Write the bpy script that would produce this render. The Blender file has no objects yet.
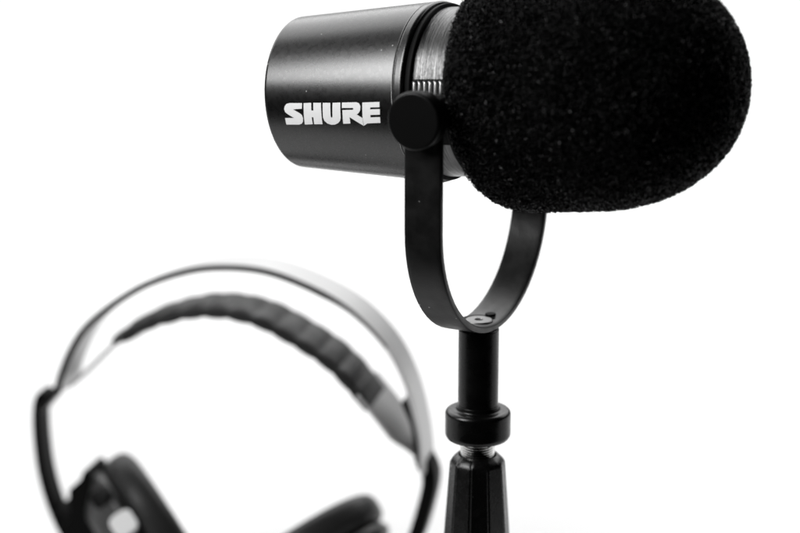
import bpy, bmesh, math, random
import numpy as np
from mathutils import Vector, Matrix, geometry
R_ = math.radians
S = bpy.context.scene
COL = S.collection

# ------------------------------------------------------------------ camera
cam = bpy.data.cameras.new('camera'); co = bpy.data.objects.new('camera', cam); COL.objects.link(co)
co.location = (0, 0, .358); co.rotation_euler = (R_(90 - 14.3), 0, 0)
cam.lens = 85; cam.sensor_width = 36; cam.sensor_fit = 'HORIZONTAL'
cam.clip_start = .02; cam.clip_end = 50
cam.dof.use_dof = True; cam.dof.focus_distance = .682; cam.dof.aperture_fstop = 5.4
S.camera = co

# ------------------------------------------------------------------ world and lamps
w = bpy.data.worlds.new('World'); S.world = w; w.use_nodes = True
w.node_tree.nodes['Background'].inputs[0].default_value = (1, 1, 1, 1)
w.node_tree.nodes['Background'].inputs[1].default_value = .0

def area(name, loc, target, sx, sy, power, spread=180):
    l = bpy.data.lights.new(name, 'AREA'); l.shape = 'RECTANGLE'; l.size = sx; l.size_y = sy
    l.energy = power; l.spread = R_(spread)
    o = bpy.data.objects.new(name, l); COL.objects.link(o)
    o.location = loc
    o.rotation_euler = (Vector(target) - Vector(loc)).to_track_quat('-Z', 'Y').to_euler()
    return o
area('overhead_softbox', (0, 2.30, 1.05), (0, 2.30, 0), 3.6, 2.3, 73)
area('side_softbox', (-.68, .36, .74), (.03, .68, .25), .42, .60, 2.15, 75)

S.view_settings.view_transform = 'Standard'; S.view_settings.look = 'None'
S.view_settings.exposure = 0; S.view_settings.gamma = 1
S.render.engine = 'CYCLES'

# ------------------------------------------------------------------ helpers
def empty(name, loc, label, cat, rot=None):
    o = bpy.data.objects.new(name, None); COL.objects.link(o); o.empty_display_size = .02
    o.location = loc
    if rot is not None: o.rotation_euler = rot
    o['label'] = label; o['category'] = cat
    return o

BOXY = {'vent_shade_panel', 'grip', 'cup_bracket', 'badge', 'washer_groove_shade', 'hex_socket_shade', 'foam_core'}
def mesh_obj(name, verts, faces, mat, parent=None, M=None, smooth=True, label=None):
    """M places the part in its thing's space."""
    me = bpy.data.meshes.new(name)
    me.from_pydata([tuple(v) for v in verts], [], [tuple(f) for f in faces])
    bm = bmesh.new(); bm.from_mesh(me); bmesh.ops.recalc_face_normals(bm, faces=bm.faces); bm.to_mesh(me); bm.free()
    me.materials.append(mat)
    o = bpy.data.objects.new(name, me); COL.objects.link(o)
    if smooth:
        me.polygons.foreach_set('use_smooth', [True] * len(me.polygons))
        me.set_sharp_from_angle(angle=R_(38 if name in BOXY else 180))
    if M is not None: o.matrix_local = M
    if parent: o.parent = parent
    if label: o['label'] = label
    return o

def lathe(profile, n=128, axis='z', closed=False):
    """profile: (along, radius) pairs; radius 0 ends make caps."""
    V, Fc, rings = [], [], []
    if not closed:                                  # support loops beside the ends of long flats
        q = [profile[0]]
        for a, b in zip(profile, profile[1:]):
            ln = math.hypot(b[0] - a[0], b[1] - a[1])
            if ln > .0015:
                for t in (.0003 / ln, 1 - .0003 / ln): q.append((a[0] + (b[0] - a[0]) * t, a[1] + (b[1] - a[1]) * t))
            q.append(b)
        profile = q
    for (s, r) in profile:
        if r < 1e-7:
            rings.append([len(V)]); V.append((0, 0, s))
        else:
            rings.append(list(range(len(V), len(V) + n)))
            for k in range(n):
                a = 2 * math.pi * k / n; V.append((r * math.cos(a), r * math.sin(a), s))
    pairs = list(zip(rings, rings[1:])) + ([(rings[-1], rings[0])] if closed else [])
    for A, B in pairs:
        for k in range(n):
            k2 = (k + 1) % n
            if len(A) == 1 and len(B) == 1: continue
            if len(A) == 1: Fc.append((A[0], B[k], B[k2]))
            elif len(B) == 1: Fc.append((A[k], A[k2], B[0]))
            else: Fc.append((A[k], A[k2], B[k2], B[k]))
    if axis == 'x': V = [(z, x, y) for x, y, z in V]
    return V, Fc

def bevel_profile(pts, r, n=4):
    """round the inner corners of an open (s, r) polyline"""
    out = [pts[0]]
    for a, b, c in zip(pts, pts[1:], pts[2:]):
        A, B, Cc = Vector(a), Vector(b), Vector(c)
        rr = min(r, (A - B).length * .45, (Cc - B).length * .45)
        p0 = B + (A - B).normalized() * rr; p1 = B + (Cc - B).normalized() * rr
        for i in range(n + 1):
            t = i / n; q = p0 * (1 - t) ** 2 + B * 2 * t * (1 - t) + p1 * t * t
            out.append((q.x, q.y))
    out.append(pts[-1]); return out

def catmull(pts, per=8):
    P = [Vector(p) for p in pts]; P = [P[0] * 2 - P[1]] + P + [P[-1] * 2 - P[-2]]
    out = []
    for i in range(1, len(P) - 2):
        for k in range(per):
            t = k / per; a, b, c, d = P[i - 1], P[i], P[i + 1], P[i + 2]
            out.append(.5 * (2 * b + (c - a) * t + (2 * a - 5 * b + 4 * c - d) * t * t + (3 * b - a - 3 * c + d) * t ** 3))
    out.append(P[-2]); return out

def smooth_path(P, it):
    P = [p.copy() for p in P]
    for _ in range(it):
        Q = [p.copy() for p in P]
        for i in range(1, len(P) - 1): Q[i] = (P[i - 1] + P[i] * 2 + P[i + 1]) * .25
        P = Q
    return P

def ribbon(path, y0, y1, th, r=.0005, fn=None):
    """a strap along path (x, z) between y0 and y1, th thick to the outside of the path normal,
    with rounded long edges; fn(arc, v) -> (extra thickness, y shift at front)"""
    pts = [Vector((p[0], p[1])) for p in path]; n = len(pts)
    nb = 3; sec = []
    def corner(cy, cn, a0):
        for i in range(nb + 1):
            a = a0 + math.pi / 2 * i / nb; sec.append((cy + r * math.cos(a), cn + r * math.sin(a)))
    corner(y1 - r, th - r, 0)
    m = 9
    for i in range(1, m): sec.append((y1 - r + (y0 - y1 + 2 * r) * i / m, th))
    corner(y0 + r, th - r, math.pi / 2); corner(y0 + r, r, math.pi)
    for i in range(1, m): sec.append((y0 + r + (y1 - y0 - 2 * r) * i / m, 0))
    corner(y1 - r, r, 1.5 * math.pi)
    V, Fc = [], []; k = len(sec); arc = 0
    for i, p in enumerate(pts):
        t = (pts[min(i + 1, n - 1)] - pts[max(i - 1, 0)]).normalized(); nn = Vector((-t.y, t.x))
        if i: arc += (p - pts[i - 1]).length
        for (yy, h) in sec:
            ex, dy = fn(arc, (yy - y0) / (y1 - y0), h > th / 2) if fn else (0, 0)
            q = p + nn * (h + ex); V.append((q.x, yy + dy, q.y))
    for i in range(n - 1):
        for j in range(k):
            j2 = (j + 1) % k; Fc.append((i * k + j, i * k + j2, (i + 1) * k + j2, (i + 1) * k + j))
    Fc.append(tuple(range(k))); Fc.append(tuple(range((n - 1) * k, n * k)))
    return V, Fc

def tube(path, rad, n=12):
    P = [Vector(p) for p in path]; V, Fc = [], []; m = len(P)
    up = Vector((0, 1, 0))
    for i, p in enumerate(P):
        t = (P[min(i + 1, m - 1)] - P[max(i - 1, 0)]).normalized()
        u = up.cross(t).normalized(); v = t.cross(u); rr = rad[i] if isinstance(rad, list) else rad
        for k in range(n):
            a = 2 * math.pi * k / n; V.append(p + u * rr * math.cos(a) + v * rr * math.sin(a))
    for i in range(m - 1):
        for k in range(n):
            k2 = (k + 1) % n; Fc.append((i * n + k, i * n + k2, (i + 1) * n + k2, (i + 1) * n + k))
    Fc.append(tuple(range(n))); Fc.append(tuple(range((m - 1) * n, m * n)))
    return V, Fc

def join(*parts):
    V, Fc = [], []
    for v, f in parts:
        o = len(V); V += [tuple(x) for x in v]; Fc += [tuple(i + o for i in q) for q in f]
    return V, Fc

def xf(vf, M):
    return [M @ Vector(v) for v in vf[0]], vf[1]

# ------------------------------------------------------------------ materials
def mat(name, col, rough=.5, metal=0., spec=.5, bump=0, bscale=800, stretch=None, rvar=0, cvar=0, dust=0, coat=0):
    m = bpy.data.materials.new(name); m.use_nodes = True; nt = m.node_tree; b = nt.nodes['Principled BSDF']
    b.inputs['Base Color'].default_value = (*col, 1); b.inputs['Roughness'].default_value = rough
    b.inputs['Metallic'].default_value = metal; b.inputs['Specular IOR Level'].default_value = spec
    b.inputs['Coat Weight'].default_value = coat
    N = nt.nodes.new; Lk = nt.links.new
    tc = N('ShaderNodeTexCoord'); mp = N('ShaderNodeMapping'); Lk(tc.outputs['Object'], mp.inputs[0])
    if stretch: mp.inputs['Scale'].default_value = stretch
    def noise(sc, det=3):
        n = N('ShaderNodeTexNoise'); n.inputs['Scale'].default_value = sc; n.inputs['Detail'].default_value = det
        Lk(mp.outputs[0], n.inputs['Vector']); return n
    if bump:
        n = noise(bscale); bp = N('ShaderNodeBump'); bp.inputs['Strength'].default_value = bump
        bp.inputs['Distance'].default_value = .0004
        Lk(n.outputs['Fac'], bp.inputs['Height']); Lk(bp.outputs[0], b.inputs['Normal'])
    if rvar:
        n = noise(bscale * .13); mr = N('ShaderNodeMapRange'); mr.inputs['From Min'].default_value = .3; mr.inputs['From Max'].default_value = .7
        mr.inputs['To Min'].default_value = max(.02, rough - rvar); mr.inputs['To Max'].default_value = rough + rvar
        Lk(n.outputs['Fac'], mr.inputs['Value']); Lk(mr.outputs[0], b.inputs['Roughness'])
    last = None
    if cvar:
        n = noise(bscale * .4); mx = N('ShaderNodeMix'); mx.data_type = 'RGBA'
        mx.inputs[6].default_value = (*[c * (1 - cvar) for c in col], 1); mx.inputs[7].default_value = (*[c * (1 + cvar) for c in col], 1)
        cr = N('ShaderNodeMapRange'); cr.inputs['From Min'].default_value = .3; cr.inputs['From Max'].default_value = .7
        Lk(n.outputs['Fac'], cr.inputs['Value']); Lk(cr.outputs[0], mx.inputs[0]); last = mx.outputs[2]
        Lk(last, b.inputs['Base Color'])
    if dust:
        v = N('ShaderNodeTexVoronoi'); v.inputs['Scale'].default_value = dust; Lk(tc.outputs['Object'], v.inputs['Vector'])
        g = N('ShaderNodeTexNoise'); g.inputs['Scale'].default_value = dust * .23; Lk(tc.outputs['Object'], g.inputs['Vector'])
        a = N('ShaderNodeMath'); a.operation = 'LESS_THAN'; a.inputs[1].default_value = .07; Lk(v.outputs['Distance'], a.inputs[0])
        c = N('ShaderNodeMath'); c.operation = 'GREATER_THAN'; c.inputs[1].default_value = .60; Lk(g.outputs['Fac'], c.inputs[0])
        d = N('ShaderNodeMath'); d.operation = 'MULTIPLY'; Lk(a.outputs[0], d.inputs[0]); Lk(c.outputs[0], d.inputs[1])
        mx = N('ShaderNodeMix'); mx.data_type = 'RGBA'; Lk(d.outputs[0], mx.inputs[0])
        mx.inputs[6].default_value = (*col, 1); mx.inputs[7].default_value = (.35, .35, .35, 1)
        if last: Lk(last, mx.inputs[6])
        Lk(mx.outputs[2], b.inputs['Base Color'])
        inv = N('ShaderNodeMath'); inv.operation = 'SUBTRACT'; inv.inputs[0].default_value = 1; Lk(d.outputs[0], inv.inputs[1])
        mu = N('ShaderNodeMath'); mu.operation = 'MULTIPLY'; mu.inputs[1].default_value = metal; Lk(inv.outputs[0], mu.inputs[0])
        Lk(mu.outputs[0], b.inputs['Metallic'])
    return m

M_WHITE = mat('white_seamless', (.86, .86, .86), .7, spec=.2)
M_BODY = mat('black_anodised', (.075, .075, .075), .28, metal=1, bump=.035, bscale=4200, cvar=.04, rvar=.02, dust=260)
M_LIP = mat('black_lip', (.08, .08, .08), .25, metal=1, bump=.03, bscale=2000)
M_DARK = mat('black_parts_and_shade', (.002, .002, .002), .6, spec=.1)  # near-black for black parts, and for shade painted in at recesses
M_BRUSH = mat('brushed_grey_metal', (.115, .115, .115), .30, metal=1, bump=.55, bscale=900, stretch=(4, .16, .16), cvar=.45)
M_RIB = mat('bright_rib', (.70, .70, .70), .3, metal=1, bump=.05)
M_LOGO = mat('white_print', (.88, .88, .88), .5, spec=.3, cvar=.02, bscale=900)
M_FOAM = mat('black_foam', (.0006, .0006, .0006), .13, spec=.15)
_n = M_FOAM.node_tree; _g = _n.nodes.new('ShaderNodeNewGeometry'); _c = _n.nodes.new('ShaderNodeMapRange')   # a few struts carry pale lint
_c.inputs['From Min'].default_value = .990; _c.inputs['From Max'].default_value = 1; _c.inputs['To Min'].default_value = .0015; _c.inputs['To Max'].default_value = .32
_n.links.new(_g.outputs['Random Per Island'], _c.inputs['Value']); _n.links.new(_c.outputs[0], _n.nodes['Principled BSDF'].inputs['Base Color'])
M_CORE = mat('foam_inner', (.001, .001, .001), .9, spec=.0)
M_YOKE = mat('black_painted_steel', (.004, .004, .004), .36, spec=.33, bump=.12, bscale=1800, rvar=.06, dust=200)
M_KNOB = mat('black_knob', (.0015, .0015, .0015), .36, spec=.18, bump=.05, bscale=1500)
M_SCREW = mat('grey_screw', (.20, .20, .20), .42, metal=1, bump=.1)
M_POLE = mat('black_pole', (.002, .002, .002), .28, spec=.3, bump=.04, bscale=1500, rvar=.05)
M_STEEL = mat('threaded_steel', (.80, .80, .79), .16, metal=1, bump=.1, bscale=700)
M_GRIP = mat('black_grip', (.003, .003, .003), .26, spec=.4, bump=.25, bscale=2500, rvar=.06, dust=240)
M_BAND = mat('grey_band', (.68, .68, .68), .32, spec=.5, bump=.05)
M_TRIM = mat('black_trim', (.004, .004, .004), .4, spec=.2)
M_LEATHER = mat('black_leather', (.024, .024, .024), .42, spec=.16, bump=.5, bscale=500, rvar=.1)
M_TAB = mat('grey_tab', (.42, .42, .42), .35, spec=.5, bump=.1)
M_HP = mat('black_plastic', (.003, .003, .003), .45, spec=.05, bump=.1)
M_HPG = mat('dark_grey_plastic', (.02, .02, .02), .4, spec=.4, bump=.1)
M_BADGE = mat('glint_white_badge', (.92, .92, .92), .25, metal=0, spec=.5)  # the reflection on the badge is painted as plain white

# ------------------------------------------------------------------ the white sweep
ZT = -.02
prof = [(.57, ZT - .04), (.57, ZT - .012), (.573, ZT - .003), (.58, ZT)] + [(y, ZT) for y in (.7, 1.2, 2.4, 3.4)]
for i in range(1, 13):
    a = i / 12 * math.pi / 2; prof.append((3.4 + .9 * math.sin(a), ZT + .9 - .9 * math.cos(a)))
prof.append((4.3, 2.6))
V, Fc = [], []
for (y, z) in prof: V += [(-1.9, y, z), (1.9, y, z)]
for i in range(len(prof) - 1): Fc.append((2 * i, 2 * i + 1, 2 * i + 3, 2 * i + 2))
bd = mesh_obj('backdrop', V, Fc, M_WHITE); bd['kind'] = 'structure'

# ------------------------------------------------------------------ microphone
TH = R_(29)
LIP = Vector((.01680, .68436, .24934))
AX = Vector((.87192, -.48332, .07846)).normalized()
E1 = Vector((-math.sin(TH), -math.cos(TH), 0)); E2 = AX.cross(E1) * -1
if E2.z < 0: E2 = -E2
PV = -E1                                          # yoke pivot axis, away from the camera
DH = Vector((math.cos(TH), -math.sin(TH), 0))     # its horizontal normal
PIV = LIP + AX * .0145 - Vector((0, 0, .003))
YR = .045; YD = .0855
MOUNT = PIV - Vector((0, 0, YD))
mic = empty('microphone', MOUNT, 'black studio microphone with big foam windscreen in a U-shaped yoke', 'microphone')
FR = Matrix((( AX.x, E1.x, E2.x, 0), (AX.y, E1.y, E2.y, 0), (AX.z, E1.z, E2.z, 0), (0, 0, 0, 1)))
def mic_frame(origin): return Matrix.Translation(origin - MOUNT) @ FR    # local x along the body, y to the near pivot, z up

K = (.0330 - .0286) / .061
body_prof = bevel_profile([(-.0585, 0), (-.0585, .0235), (-.061, .0255), (-.061, .0286), (-.0042, .03275)], .0016, 5)
body_prof += [(-.0042, .03275), (-.0040, .03255), (-.0037, .03255), (-.0035, .0328), (-.0010, .0331), (-.0003, .0329), (.0000, .0324), (.0, .0316)]
body = mesh_obj('body', *lathe(body_prof, 192, 'x'), M_BODY, mic, mic_frame(LIP))
gr = lathe(bevel_profile([(-.0001, .0300), (-.0001, .0316), (.0016, .0322), (.0026, .0322), (.0026, .0300)], .0005, 3), 192, 'x')
mesh_obj('lip_gap_shade', *gr, M_DARK, mic, mic_frame(LIP))  # black ring paints the shade in the gap between lip and collar
# collar is a full drum; a black panel proud of it paints the vents' shade
cp = bevel_profile([(.0024, 0), (.0024, .0308), (.0250, .0304), (.0250, .0)], .0004, 2)
collar = mesh_obj('collar', *lathe(cp, 192, 'x'), M_BRUSH, mic, mic_frame(LIP))
mesh_obj('collar_ring', *lathe(bevel_profile([(.0150, .0300), (.0150, .0316), (.0185, .0316), (.0185, .0300)], .0004, 3), 160, 'x'), M_DARK, mic, mic_frame(LIP))

def arc_block(s0, s1, r0, r1, a0, a1, n=14):
    V, Fc = [], []
    for i in range(n + 1):
        a = a0 + (a1 - a0) * i / n
        for (s, r) in ((s0, r0), (s1, r0), (s1, r1), (s0, r1)):
            V.append((s, r * math.cos(a), r * math.sin(a)))
    for i in range(n):
        for j in range(4):
            j2 = (j + 1) % 4; Fc.append((4 * i + j, 4 * i + j2, 4 * i + 4 + j2, 4 * i + 4 + j))
    Fc.append((0, 1, 2, 3)); Fc.append((4 * n, 4 * n + 1, 4 * n + 2, 4 * n + 3))
    return V, Fc
for sgn in (1, -1):
    off = 0 if sgn == 1 else math.pi
    vp = mesh_obj('vent_shade_panel', *arc_block(.0030, .0205, .0300, .03105, off + R_(-29), off + R_(16)), M_DARK, mic, mic_frame(LIP))
    ribs = [arc_block(.0034 + .0021 * k, .0034 + .0021 * k + .00125, .0308, .0318, off + R_(-6), off + R_(14.5)) for k in range(8)]
    mesh_obj('vent_rib', *join(*ribs), M_RIB, vp, Matrix.Identity(4))

# lettering wrapped round the body
xs = [36, 163, 452, 726]; ss = [-51.24, -43.33, -25.70, -9.41]
def wrap(x, y, h):
    s = np.interp(x, xs, ss) if x <= 726 else -9.41 + (x - 726) * .0594
    if x < 36: s = -51.24 + (x - 36) * .0623
    s = (s - .0085 * (y - 18)) * .001
    u = (x - 36) / 690; yt = 22 - 8 * u
    ph = R_(.16 + 1.55 * u + (-.1037 + .0147 * u) * (y - yt))
    r = .0330 + K * s + h
    return (s, r * math.cos(ph), r * math.sin(ph))
GLY = [
 [(163,22),(72,22),(50,28),(38,44),(34,64),(42,86),(60,100),(106,128),(40,129),(45,177),(140,177),(157,171),(168,156),(171,130),(164,108),(146,93),(98,66),(163,61)],
 [(174,22),(230,20),(233,74),(248,74),(245,20),(301,20),(312,174),(251,174),(247,122),(235,122),(240,174),(181,176)],
 [(314,20),(369,20),(374,116),(378,125),(384,125),(387,116),(385,20),(441,18),(446,126),(441,148),(426,166),(402,177),(374,178),(346,167),(326,147),(318,122)],
 [(452,18),(556,16),(577,23),(589,44),(588,74),(576,94),(563,103),(605,129),(612,187),(512,122),(516,169),(463,171),(458,71),(534,69),(539,63),(535,56),(454,56)],
 [(601,18),(724,14),(727,51),(660,53),(661,67),(730,65),(732,105),(663,107),(664,125),(733,123),(735,166),(642,169),(615,187),(607,129)],
]
lv, lf = [], []
for g in GLY:
    bm = bmesh.new()
    tri = geometry.tessellate_polygon([[Vector((x, y, 0)) for x, y in g]])
    vs = [bm.verts.new((x, y, 0)) for x, y in g]
    for t in tri:
        try: bm.faces.new([vs[i] for i in t])
        except ValueError: pass
    for y in range(20, 190, 8):
        bmesh.ops.bisect_plane(bm, geom=bm.verts[:] + bm.edges[:] + bm.faces[:], plane_co=(0, y, 0), plane_no=(0, 1, 0), dist=.01)
    bm.verts.index_update()
    o = len(lv); n = len(bm.verts)
    lv += [wrap(v.co.x, v.co.y, .00012) for v in bm.verts] + [wrap(v.co.x, v.co.y, -.0002) for v in bm.verts]
    lf += [tuple(o + v.index for v in f.verts) for f in bm.faces]
    for e in bm.edges:
        if e.is_boundary:
            a, b = e.verts[0].index + o, e.verts[1].index + o; lf.append((a, b, b + n, a + n))
    bm.free()
lg = mesh_obj('lettering', lv, lf, M_LOGO, body, smooth=False, label='white SHURE lettering on the black body')

# ---- foam windscreen: an open network of little struts over a dark inner body
F0, F1, FRm, FB, CB, CF, EX, TL = .0169, .114, .0443, .0322, .0209, .0549, 2.147, .0474
FL = F1 - F0
def foam_r(s, inset=0.):
    s = np.asarray(s, float); r = np.full_like(s, FRm)
    u = np.clip((CB - s) / CB, 0, 1); r = np.where(s < CB, FB + (FRm - FB) * (1 - u ** 2.2) ** (1 / 2.2), r)
    u = np.clip((s - (FL - CF)) / CF, 0, 1); r = np.where(s > FL - CF, FRm * np.maximum(0, 1 - u ** EX) ** (1 / EX), r)
    return r
ct, st = math.cos(TL), math.sin(TL)
AX2 = AX * ct + E2 * st; E22 = E2 * ct - AX * st
FF = Matrix(((AX2.x, E1.x, E22.x, 0), (AX2.y, E1.y, E22.y, 0), (AX2.z, E1.z, E22.z, 0), (0, 0, 0, 1)))
FM = Matrix.Translation(LIP + AX * F0 - MOUNT) @ FF
# 2-D signed depth below the profile
ps = np.concatenate([np.linspace(0, FL - .004, 500), FL - .004 * (1 - np.sin(np.linspace(0, np.pi / 2, 120)))])
pr = foam_r(ps)
ps = np.concatenate([np.zeros(30), ps]); pr = np.concatenate([np.linspace(FB - .004, FB, 30), pr])
gs, gq = np.meshgrid(np.linspace(-.002, FL + .002, 520), np.linspace(0, FRm + .002, 240), indexing='ij')
D = np.full(gs.shape, 9.)
for a, b in zip(ps, pr): D = np.minimum(D, (gs - a) ** 2 + (gq - b) ** 2)
inside = (gs > 0) & (gs < FL) & (gq < foam_r(np.clip(gs, 0, FL)))
D = np.sqrt(D) * np.where(inside, 1, -1)
def depth(s, q):
    i = np.clip(((s + .002) / (FL + .004) * 519).round().astype(int), 0, 519)
    j = np.clip((q / (FRm + .002) * 239).round().astype(int), 0, 239)
    return D[i, j]
rng = np.random.default_rng(7)
PITCH = .00064
nx = int((FL + .004) / PITCH); ny = int(2 * (FRm + .002) / PITCH)
ii, jj, kk = np.meshgrid(np.arange(nx), np.arange(ny), np.arange(ny), indexing='ij')
P = np.stack([ii * PITCH - .002, jj * PITCH - FRm - .002, kk * PITCH - FRm - .002], -1)
P = P + (rng.random(P.shape) - .5) * PITCH * .95
dep = depth(P[..., 0], np.hypot(P[..., 1], P[..., 2]))
ok = (dep > 0) & (dep < .0026) & (rng.random(dep.shape) < (.28 + dep / .0011) * (.62 + .38 * np.clip(P[..., 0] / .020, 0, 1)))
A_, B_ = [], []
offs = [((1,0,0),.62),((0,1,0),.62),((0,0,1),.62),((1,1,0),.16),((1,-1,0),.16),((0,1,1),.16),((0,1,-1),.16),((1,0,1),.16),((1,0,-1),.16)]
idx = np.arange(nx * ny * ny).reshape(nx, ny, ny)
for (a, b, c), pb in offs:
    sl0 = tuple(slice(max(0, -o), n_ - max(0, o)) for o, n_ in zip((a, b, c), (nx, ny, ny)))
    sl1 = tuple(slice(max(0, o), n_ - max(0, -o)) for o, n_ in zip((a, b, c), (nx, ny, ny)))
    m = ok[sl0] & ok[sl1] & (rng.random(ok[sl0].shape) < pb)
    A_.append(idx[sl0][m]); B_.append(idx[sl1][m])
A_ = np.concatenate(A_); B_ = np.concatenate(B_); PF = P.reshape(-1, 3)
pa, pb_ = PF[A_], PF[B_]; t = pb_ - pa; t /= np.linalg.norm(t, axis=1, keepdims=True)
ref = rng.normal(size=t.shape); u = np.cross(t, ref); u /= np.linalg.norm(u, axis=1, keepdims=True); v = np.cross(t, u)
rad = (.00007 + .00005 * rng.random(len(t)))[:, None]
rows = []
for base in (pa - t * .00005, pb_ + t * .00005):
    for k in range(3):
        an = 2 * math.pi * k / 3; rows.append(base + rad * (u * math.cos(an) + v * math.sin(an)))
VV = np.stack(rows, 1).reshape(-1, 3).astype(np.float32); ns = len(t)
q = np.array([[0, 1, 4, 3], [1, 2, 5, 4], [2, 0, 3, 5]])
FQ = (np.arange(ns)[:, None, None] * 6 + q[None]).reshape(-1)
me = bpy.data.meshes.new('windscreen'); me.vertices.add(len(VV)); me.vertices.foreach_set('co', VV.ravel())
me.loops.add(len(FQ)); me.loops.foreach_set('vertex_index', FQ.astype(np.int32))
me.polygons.add(len(FQ) // 4); me.polygons.foreach_set('loop_start', np.arange(0, len(FQ), 4, dtype=np.int32))
me.update(calc_edges=True); me.materials.append(M_FOAM)
ws = bpy.data.objects.new('windscreen', me); COL.objects.link(ws); ws.matrix_local = FM; ws.parent = mic
print('foam struts', ns)
# inner body, inset from the profile
ins = .0024
tt = np.array([np.interp(np.arange(len(ps)), np.arange(len(ps)), ps), pr]).T
tg = np.gradient(tt, axis=0); nrm = np.stack([-tg[:, 1], tg[:, 0]], 1); nrm /= np.linalg.norm(nrm, axis=1, keepdims=True) + 1e-12
inn = tt - nrm * ins
good = [(float(a), float(b)) for a, b in inn[::6] if b > .0005 and a > .0060 and depth(np.array(a), np.array(b)) > ins * .9]
good = [(good[0][0], 0)] + good + [(good[-1][0] + .0002, 0)]
mesh_obj('foam_core', *lathe(good, 96, 'x'), M_CORE, ws)

# ---- yoke
path = [(-YR, .0070), (-YR, .0035)]
zc = -(YD - YR)
for i in range(8): path.append((-YR, zc * i / 8))
for i in range(33):
    a = math.pi + math.pi * i / 32; path.append((YR * math.cos(a), zc + YR * math.sin(a)))
for i in range(1, 9): path.append((YR, zc * (1 - i / 8)))
path += [(YR, .0035), (YR, .0070)]
YF = Matrix(((PV.x, -DH.x, 0, 0), (PV.y, -DH.y, 0, 0), (0, 0, 1, 0), (0, 0, 0, 1)))   # local x along pivot, y backwards along the body
YM = Matrix.Translation(Vector((0, 0, YD))) @ YF
yk = mesh_obj('yoke', *ribbon(path, -.0072, .0072, .0024, .0005), M_YOKE, mic, YM)
# near and far clamp knobs, with their bosses against the collar
for sg in (-1, 1):
    kp = bevel_profile([(0, 0), (0, .0099), (.0058, .0102), (.0066, .0096), (.0066, 0)], .0007, 5)
    mk = YM @ Matrix.Translation((sg * (YR + .0001), 0, 0)) @ Matrix.Rotation(R_(90 * sg), 4, 'Y')
    kn = mesh_obj('yoke_knob', *lathe(kp, 96), M_KNOB, mic, mk)
    bp_ = bevel_profile([(-.0175, 0), (-.0175, .0070), (-.0026, .0065), (-.0026, 0)], .0006, 3)
    mesh_obj('pivot_boss', *lathe(bp_, 64), M_DARK, mic, mk)
# screw in the bottom of the yoke; a raised black arc paints the shade round it
zb = -YD + .0024
sc = YM @ Matrix.Translation((0, 0, zb))
def groove_shade():
    V, Fc = [], []; n = 40
    for i in range(n + 1):
        a = R_(-38 + 200 * i / n)
        for (r, z) in ((.0050, -.0002), (.0067, -.0002), (.0067, .0006), (.0050, .0006)): V.append((r * math.cos(a), r * math.sin(a), z))
    for i in range(n):
        for j in range(4):
            j2 = (j + 1) % 4; Fc.append((4 * i + j, 4 * i + j2, 4 * i + 4 + j2, 4 * i + 4 + j))
    Fc += [(0, 1, 2, 3), (4 * n, 4 * n + 1, 4 * n + 2, 4 * n + 3)]
    return V, Fc
mesh_obj('washer_groove_shade', *groove_shade(), M_DARK, mic, sc)
hd = bevel_profile([(-.0005, 0), (-.0005, .0052), (.0005, .0052), (.0007, .0048), (.0007, .0016), (.0002, .0015), (.0002, 0)], .0002, 3)
scw = mesh_obj('screw', *lathe(hd, 64), M_SCREW, mic, sc)
mesh_obj('hex_socket_shade', *lathe([(.0004, 0), (.0004, .00152), (.0003, .00152), (.0003, 0)], 6), M_DARK, scw)  # black disc paints the shade inside the screw's hole
mesh_obj('locking_tab', *lathe(bevel_profile([(-.0003, 0), (-.0003, .0020), (.0011, .0020), (.0011, 0)], .0002, 2), 24), M_DARK, mic, sc @ Matrix.Translation((.0072, -.0012, .0003)))

# ------------------------------------------------------------------ microphone stand
SX, SY = MOUNT.x, MOUNT.y
stand = empty('microphone_stand', (SX, SY, ZT), 'black stand with ring collar, steel thread and tapered faceted grip under the microphone', 'stand')
def at(z): return Matrix.Translation((0, 0, z - ZT))
ytop = MOUNT.z - .0004
mesh_obj('pole', *lathe(bevel_profile([(.122, 0), (.122, .0076), (ytop, .0076), (ytop, 0)], .0004, 3), 96), M_POLE, stand, at(0))
rp = bevel_profile([(.1188, .0066), (.1184, .0114), (.1200, .0124), (.1290, .0124), (.1300, .0114), (.1300, .0082), (.1318, .0080), (.1318, .0076)], .0007, 4)
mesh_obj('locking_ring', *lathe(rp, 128), M_POLE, stand, at(0))
th_ = [(.106, .0)]
z = .106
while z < .1182:
    th_ += [(z, .0062), (z + .00045, .0066), (z + .0009, .0062)]; z += .00095
th_ += [(.1184, .0062), (.1184, 0)]
mesh_obj('thread', *lathe(th_, 96), M_STEEL, stand, at(0))
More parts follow.
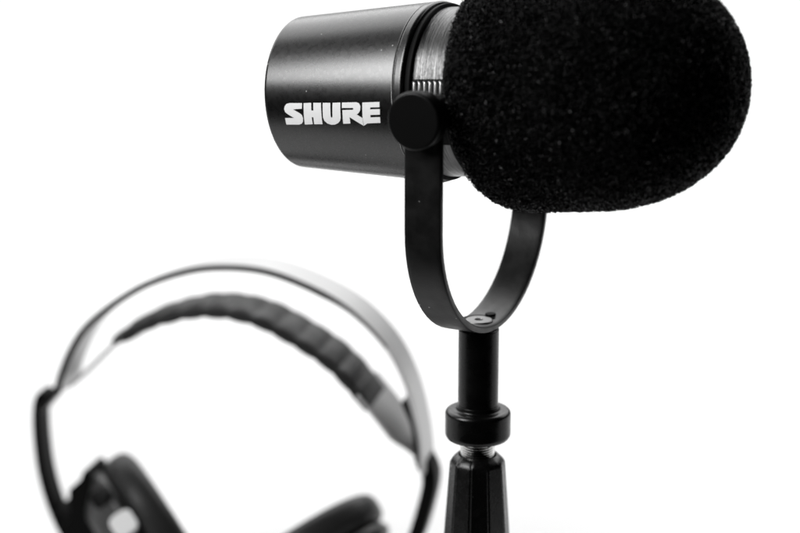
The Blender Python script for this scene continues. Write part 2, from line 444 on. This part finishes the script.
# faceted grip: ten facets, grooved edges
def grip_mesh():
    V, Fc = [], []; NF = 10; off = R_(-90 - 16)
    secs = [(.1085, .0068, 0), (.1116, .0070, 0), (.1120, .0074, 0), (.1118, .0081, .2), (.1102, .0098, .7), (.1092, .0104, 1), (.1082, .0106, 1), (.0795, .0126, 1), (.050, .0147, 1), (.030, .0160, 1), (.0285, .0152, 1)]
    ring = []
    for (z, r, fl) in secs:
        row = []
        for k in range(NF):
            a0 = off + 2 * math.pi * k / NF; a1 = off + 2 * math.pi * (k + 1) / NF
            ap = math.cos(math.pi / NF)
            for (f, gdep) in ((0, .94), (.045, .97), (.075, 1), (.25, 1), (.5, 1), (.75, 1), (.925, 1), (.955, .97)):
                a = a0 + (a1 - a0) * f
                rr_flat = r * ap / math.cos(a - (a0 + a1) / 2) * 1.012
                rr = (r * (1 - fl) + rr_flat * fl) * (1 - (1 - gdep) * fl * .6)
                row.append((rr * math.cos(a), rr * math.sin(a), z))
        ring.append(row)
    n = len(ring[0])
    for row in ring: V += row
    for i in range(len(ring) - 1):
        for k in range(n):
            k2 = (k + 1) % n; Fc.append((i * n + k, i * n + k2, (i + 1) * n + k2, (i + 1) * n + k))
    Fc.append(tuple(range(n))); Fc.append(tuple(range((len(ring) - 1) * n, len(ring) * n)))
    return V, Fc
mesh_obj('grip', *grip_mesh(), M_GRIP, stand, at(0))
mesh_obj('base', *lathe(bevel_profile([(ZT, 0), (ZT, .038), (ZT + .006, .038), (ZT + .012, .030), (.0287, .0145), (.0287, 0)], .004, 5), 96), M_POLE, stand, at(0))

# ------------------------------------------------------------------ headphones
HO = Vector((-.07375, .81103, .05801)); HA = R_(-12.7)
hp = empty('headphones', (HO.x, HO.y, ZT), 'black over-ear headphones with grey hoop and padded strap, left of the microphone stand', 'headphones', (0, 0, HA))
HM = Matrix.Translation((0, 0, HO.z - ZT))
mm = .001
band = [(-86.5, 28), (-84.8, 35.6), (-79, 49), (-69, 63.2), (-48, 78.9), (-34.3, 85.6), (-20, 90.3), (-7.7, 92.3), (7.6, 92.6), (22.7, 90.0), (44.1, 81.6), (58, 72.6), (71.1, 58.6), (79.2, 42.2), (84.0, 24.2), (86.0, 9), (86.3, 2)]
bp2 = smooth_path(catmull([(x * mm, z * mm) for x, z in band], 8), 12)
bpr = [(p.x, p.y) for p in bp2][::-1]
hb = mesh_obj('headband', *ribbon(bpr, .0, .025, .0014, .0005), M_BAND, hp, HM)
mesh_obj('edge_trim', *tube([(p[0], -.0003, p[1]) for p in bpr if p[0] < .070], [.0015 * min(1, .35 + max(0, .070 - p[0]) / .045) for p in bpr if p[0] < .070]), M_TRIM, hb)
strap = [(-60, 53), (-56.2, 56.6), (-46.6, 62.9), (-35.8, 67.8), (-19.6, 72.3), (-6.6, 73.1), (3.2, 72.1), (14.4, 69.1), (28.5, 62.2), (42.6, 53.8), (51.9, 45.6), (58, 38.4), (62.5, 32.8)]
sp = smooth_path(catmull([(x * mm, z * mm) for x, z in strap], 14), 10)
spr = [(p.x, p.y) for p in sp][::-1]
arc_len = sum((Vector(a) - Vector(b)).length for a, b in zip(spr, spr[1:]))
def quilt(arc, v, outer):
    wv = abs(math.sin(math.pi * arc / .0112)) ** .6
    edge = max(0., 1 - abs(v - .5) * 2) ** .35
    taper = min(1, (arc_len - arc) / .012 + .25)
    ex = (.0022 * wv * edge * min(1, max(0, arc - .002) / .009) + .0004) * (1 if outer else -.8)
    if outer: ex -= .0026 * (1 - taper) * 1.2
    far = max(0, arc / arc_len - .55) / .45
    dy = -(.0012 * wv * far) * (1 - v) + (1 - taper) * (.5 - v) * .022
    return ex, dy
st_ = mesh_obj('headband_strap', *ribbon(spr, -.0035, .0275, .0026, .0010, quilt), M_LEATHER, hp, HM)
def tab_r(arc, v, outer): return (0, (v - .5) * -.5 * min(.024, arc) )
tabs = ribbon([(p.x, p.y) for p in smooth_path(catmull([(.0830, .0085), (.0790, .0140), (.0740, .0190), (.0665, .0285), (.0575, .0390)], 8), 4)], -.004, .033, .0018, .0006, lambda a, v, o: (0, (.5 - v) * .020 * max(0, 1 - a / .016)))
mesh_obj('strap_tab', *tabs, M_TAB, hp, HM)
tabl = ribbon([(p.x, p.y) for p in smooth_path(catmull([(-.0585, .0545), (-.0660, .0470), (-.0730, .0400), (-.0790, .0340), (-.0820, .0310)], 8), 4)], .004, .026, .0012, .0004)
mesh_obj('strap_tab', *tabl, M_TAB, hp, HM)
# clips that hold the strap ends against the hoop
mesh_obj('strap_clip', *ribbon([(p.x, p.y) for p in catmull([(.0838, .0080), (.0836, .0170), (.0815, .0270), (.0775, .0360)], 8)], -.001, .020, .0016, .0006), M_TRIM, hp, HM)
mesh_obj('strap_clip', *ribbon([(p.x, p.y) for p in catmull([(-.0872, .0350), (-.0895, .0300), (-.0940, .0245), (-.0990, .0185)], 8)], .003, .016, .0034, .0010), M_TRIM, hp, HM)
# arms
def bar(path, y0, y1, th, r=.002): return ribbon([(p.x * mm, p.y * mm) for p in smooth_path(catmull(path, 8), 5)], y0, y1, th * mm, r)
larm = [(-99.4, 25), (-101.6, 21), (-102.6, 14), (-102.8, 4), (-101.8, -12), (-99.0, -26), (-95.0, -38), (-89, -50), (-81, -58), (-70, -62)]
mesh_obj('arm', *bar(larm, .006, .020, 3.8, .0015), M_HP, hp, HM)
rarm = [(60, -70), (73, -54), (82.5, -36), (88.0, -18), (90.6, -5), (89.5, 2), (86.5, 7)]
mesh_obj('arm', *bar(rarm, .006, .022, 6.6, .0022), M_HP, hp, HM)

def ear_cup(center, nx_, nz_, flip):
    nrm = Vector((nx_, flip, nz_)).normalized()
    X = (Vector((0, 1, 0)) - nrm * nrm.y).normalized(); Y = nrm.cross(X)
    M = Matrix(((X.x, Y.x, nrm.x, 0), (X.y, Y.y, nrm.y, 0), (X.z, Y.z, nrm.z, 0), (0, 0, 0, 1)))
    M = HM @ Matrix.Translation(Vector((center[0] * mm, .014, center[1] * mm))) @ M
    # local z = face normal; cushion occupies -16..0 mm, housing behind
    hp_prof = bevel_profile([(-.0165, 0), (-.0165, .036), (-.0185, .0375), (-.0215, .0375), (-.0250, .0335), (-.0325, .0255), (-.0345, .0220), (-.0345, 0)], .0015, 4)
    cup = mesh_obj('ear_cup', *lathe(hp_prof, 96), M_HPG, hp, M)
    cprof = []
    for i in range(40):
        a = 2 * math.pi * i / 40; cs, sn = math.cos(a), math.sin(a)
        cprof.append((-.0085 + .0082 * math.copysign(abs(sn) ** .7, sn), .0285 + .0110 * math.copysign(abs(cs) ** .8, cs)))
    mesh_obj('cushion', *lathe(cprof, 128, closed=True), M_LEATHER, cup)
    mesh_obj('driver_cloth', *lathe([(-.0150, 0), (-.0140, .010), (-.0150, .024), (-.0164, .0245), (-.0164, 0)], 64), M_CORE, cup)
    return cup, M
lc, lM = ear_cup((-36.5, -34), 41, 26, 28)
rc, rM = ear_cup((23.5, -37), -27, 33, 12)
# yoke plates joining arm and cup, with the bright badge on the left cup
def plate(pts, y0, y1):
    n = len(pts); V = [(x * mm, y0, z * mm) for x, z in pts] + [(x * mm, y1, z * mm) for x, z in pts]
    Fc = [tuple(range(n)), tuple(range(n, 2 * n))] + [(i, (i + 1) % n, n + (i + 1) % n, n + i) for i in range(n)]
    return V, Fc
lpl = [(-91.5, -31), (-91.0, -34.0), (-88, -37.4), (-84.6, -35.5), (-83, -31), (-83, -19), (-77, -13.5), (-75.5, -9.5), (-73.5, -9.0), (-72, -11), (-66, -18), (-62, -50), (-70, -60), (-78, -57), (-85, -47), (-90, -38)]
mesh_obj('cup_bracket', *plate(lpl, .000, .020), M_HP, hp, HM)
# left cup: square badge, glint painted white; raised black pad paints a recess's shade
def pad(w_, h_, t_, r_):
    pts = []
    for cx, cy, a0 in ((w_ / 2 - r_, h_ / 2 - r_, 0), (-w_ / 2 + r_, h_ / 2 - r_, 90), (-w_ / 2 + r_, -h_ / 2 + r_, 180), (w_ / 2 - r_, -h_ / 2 + r_, 270)):
        for k in range(6):
            a = R_(a0 + 18 * k); pts.append((cx + r_ * math.cos(a), cy + r_ * math.sin(a)))
    n = len(pts); V = [(0, y, z) for y, z in pts] + [(-t_, y * .94, z * .94) for y, z in pts]
    Fc = [tuple(range(n)), tuple(range(n, 2 * n))] + [(i, (i + 1) % n, n + (i + 1) % n, n + i) for i in range(n)]
    return V, Fc
def on_cup(r, ydist, zz):
    b = math.asin(ydist / r)
    return Matrix.Translation((-r * math.cos(b), ydist, zz)) @ Matrix.Rotation(-b, 4, 'Z')
mesh_obj('badge', *pad(.0115, .0115, .0014, .0036), M_BADGE, lc, on_cup(.0372, .0150, -.0215), label='square badge with its glint painted white, on the side of the ear cup')
mesh_obj('recess_shade_pad', *pad(.0110, .0100, .0010, .0020), M_DARK, lc, on_cup(.0366, .0290, -.0235))
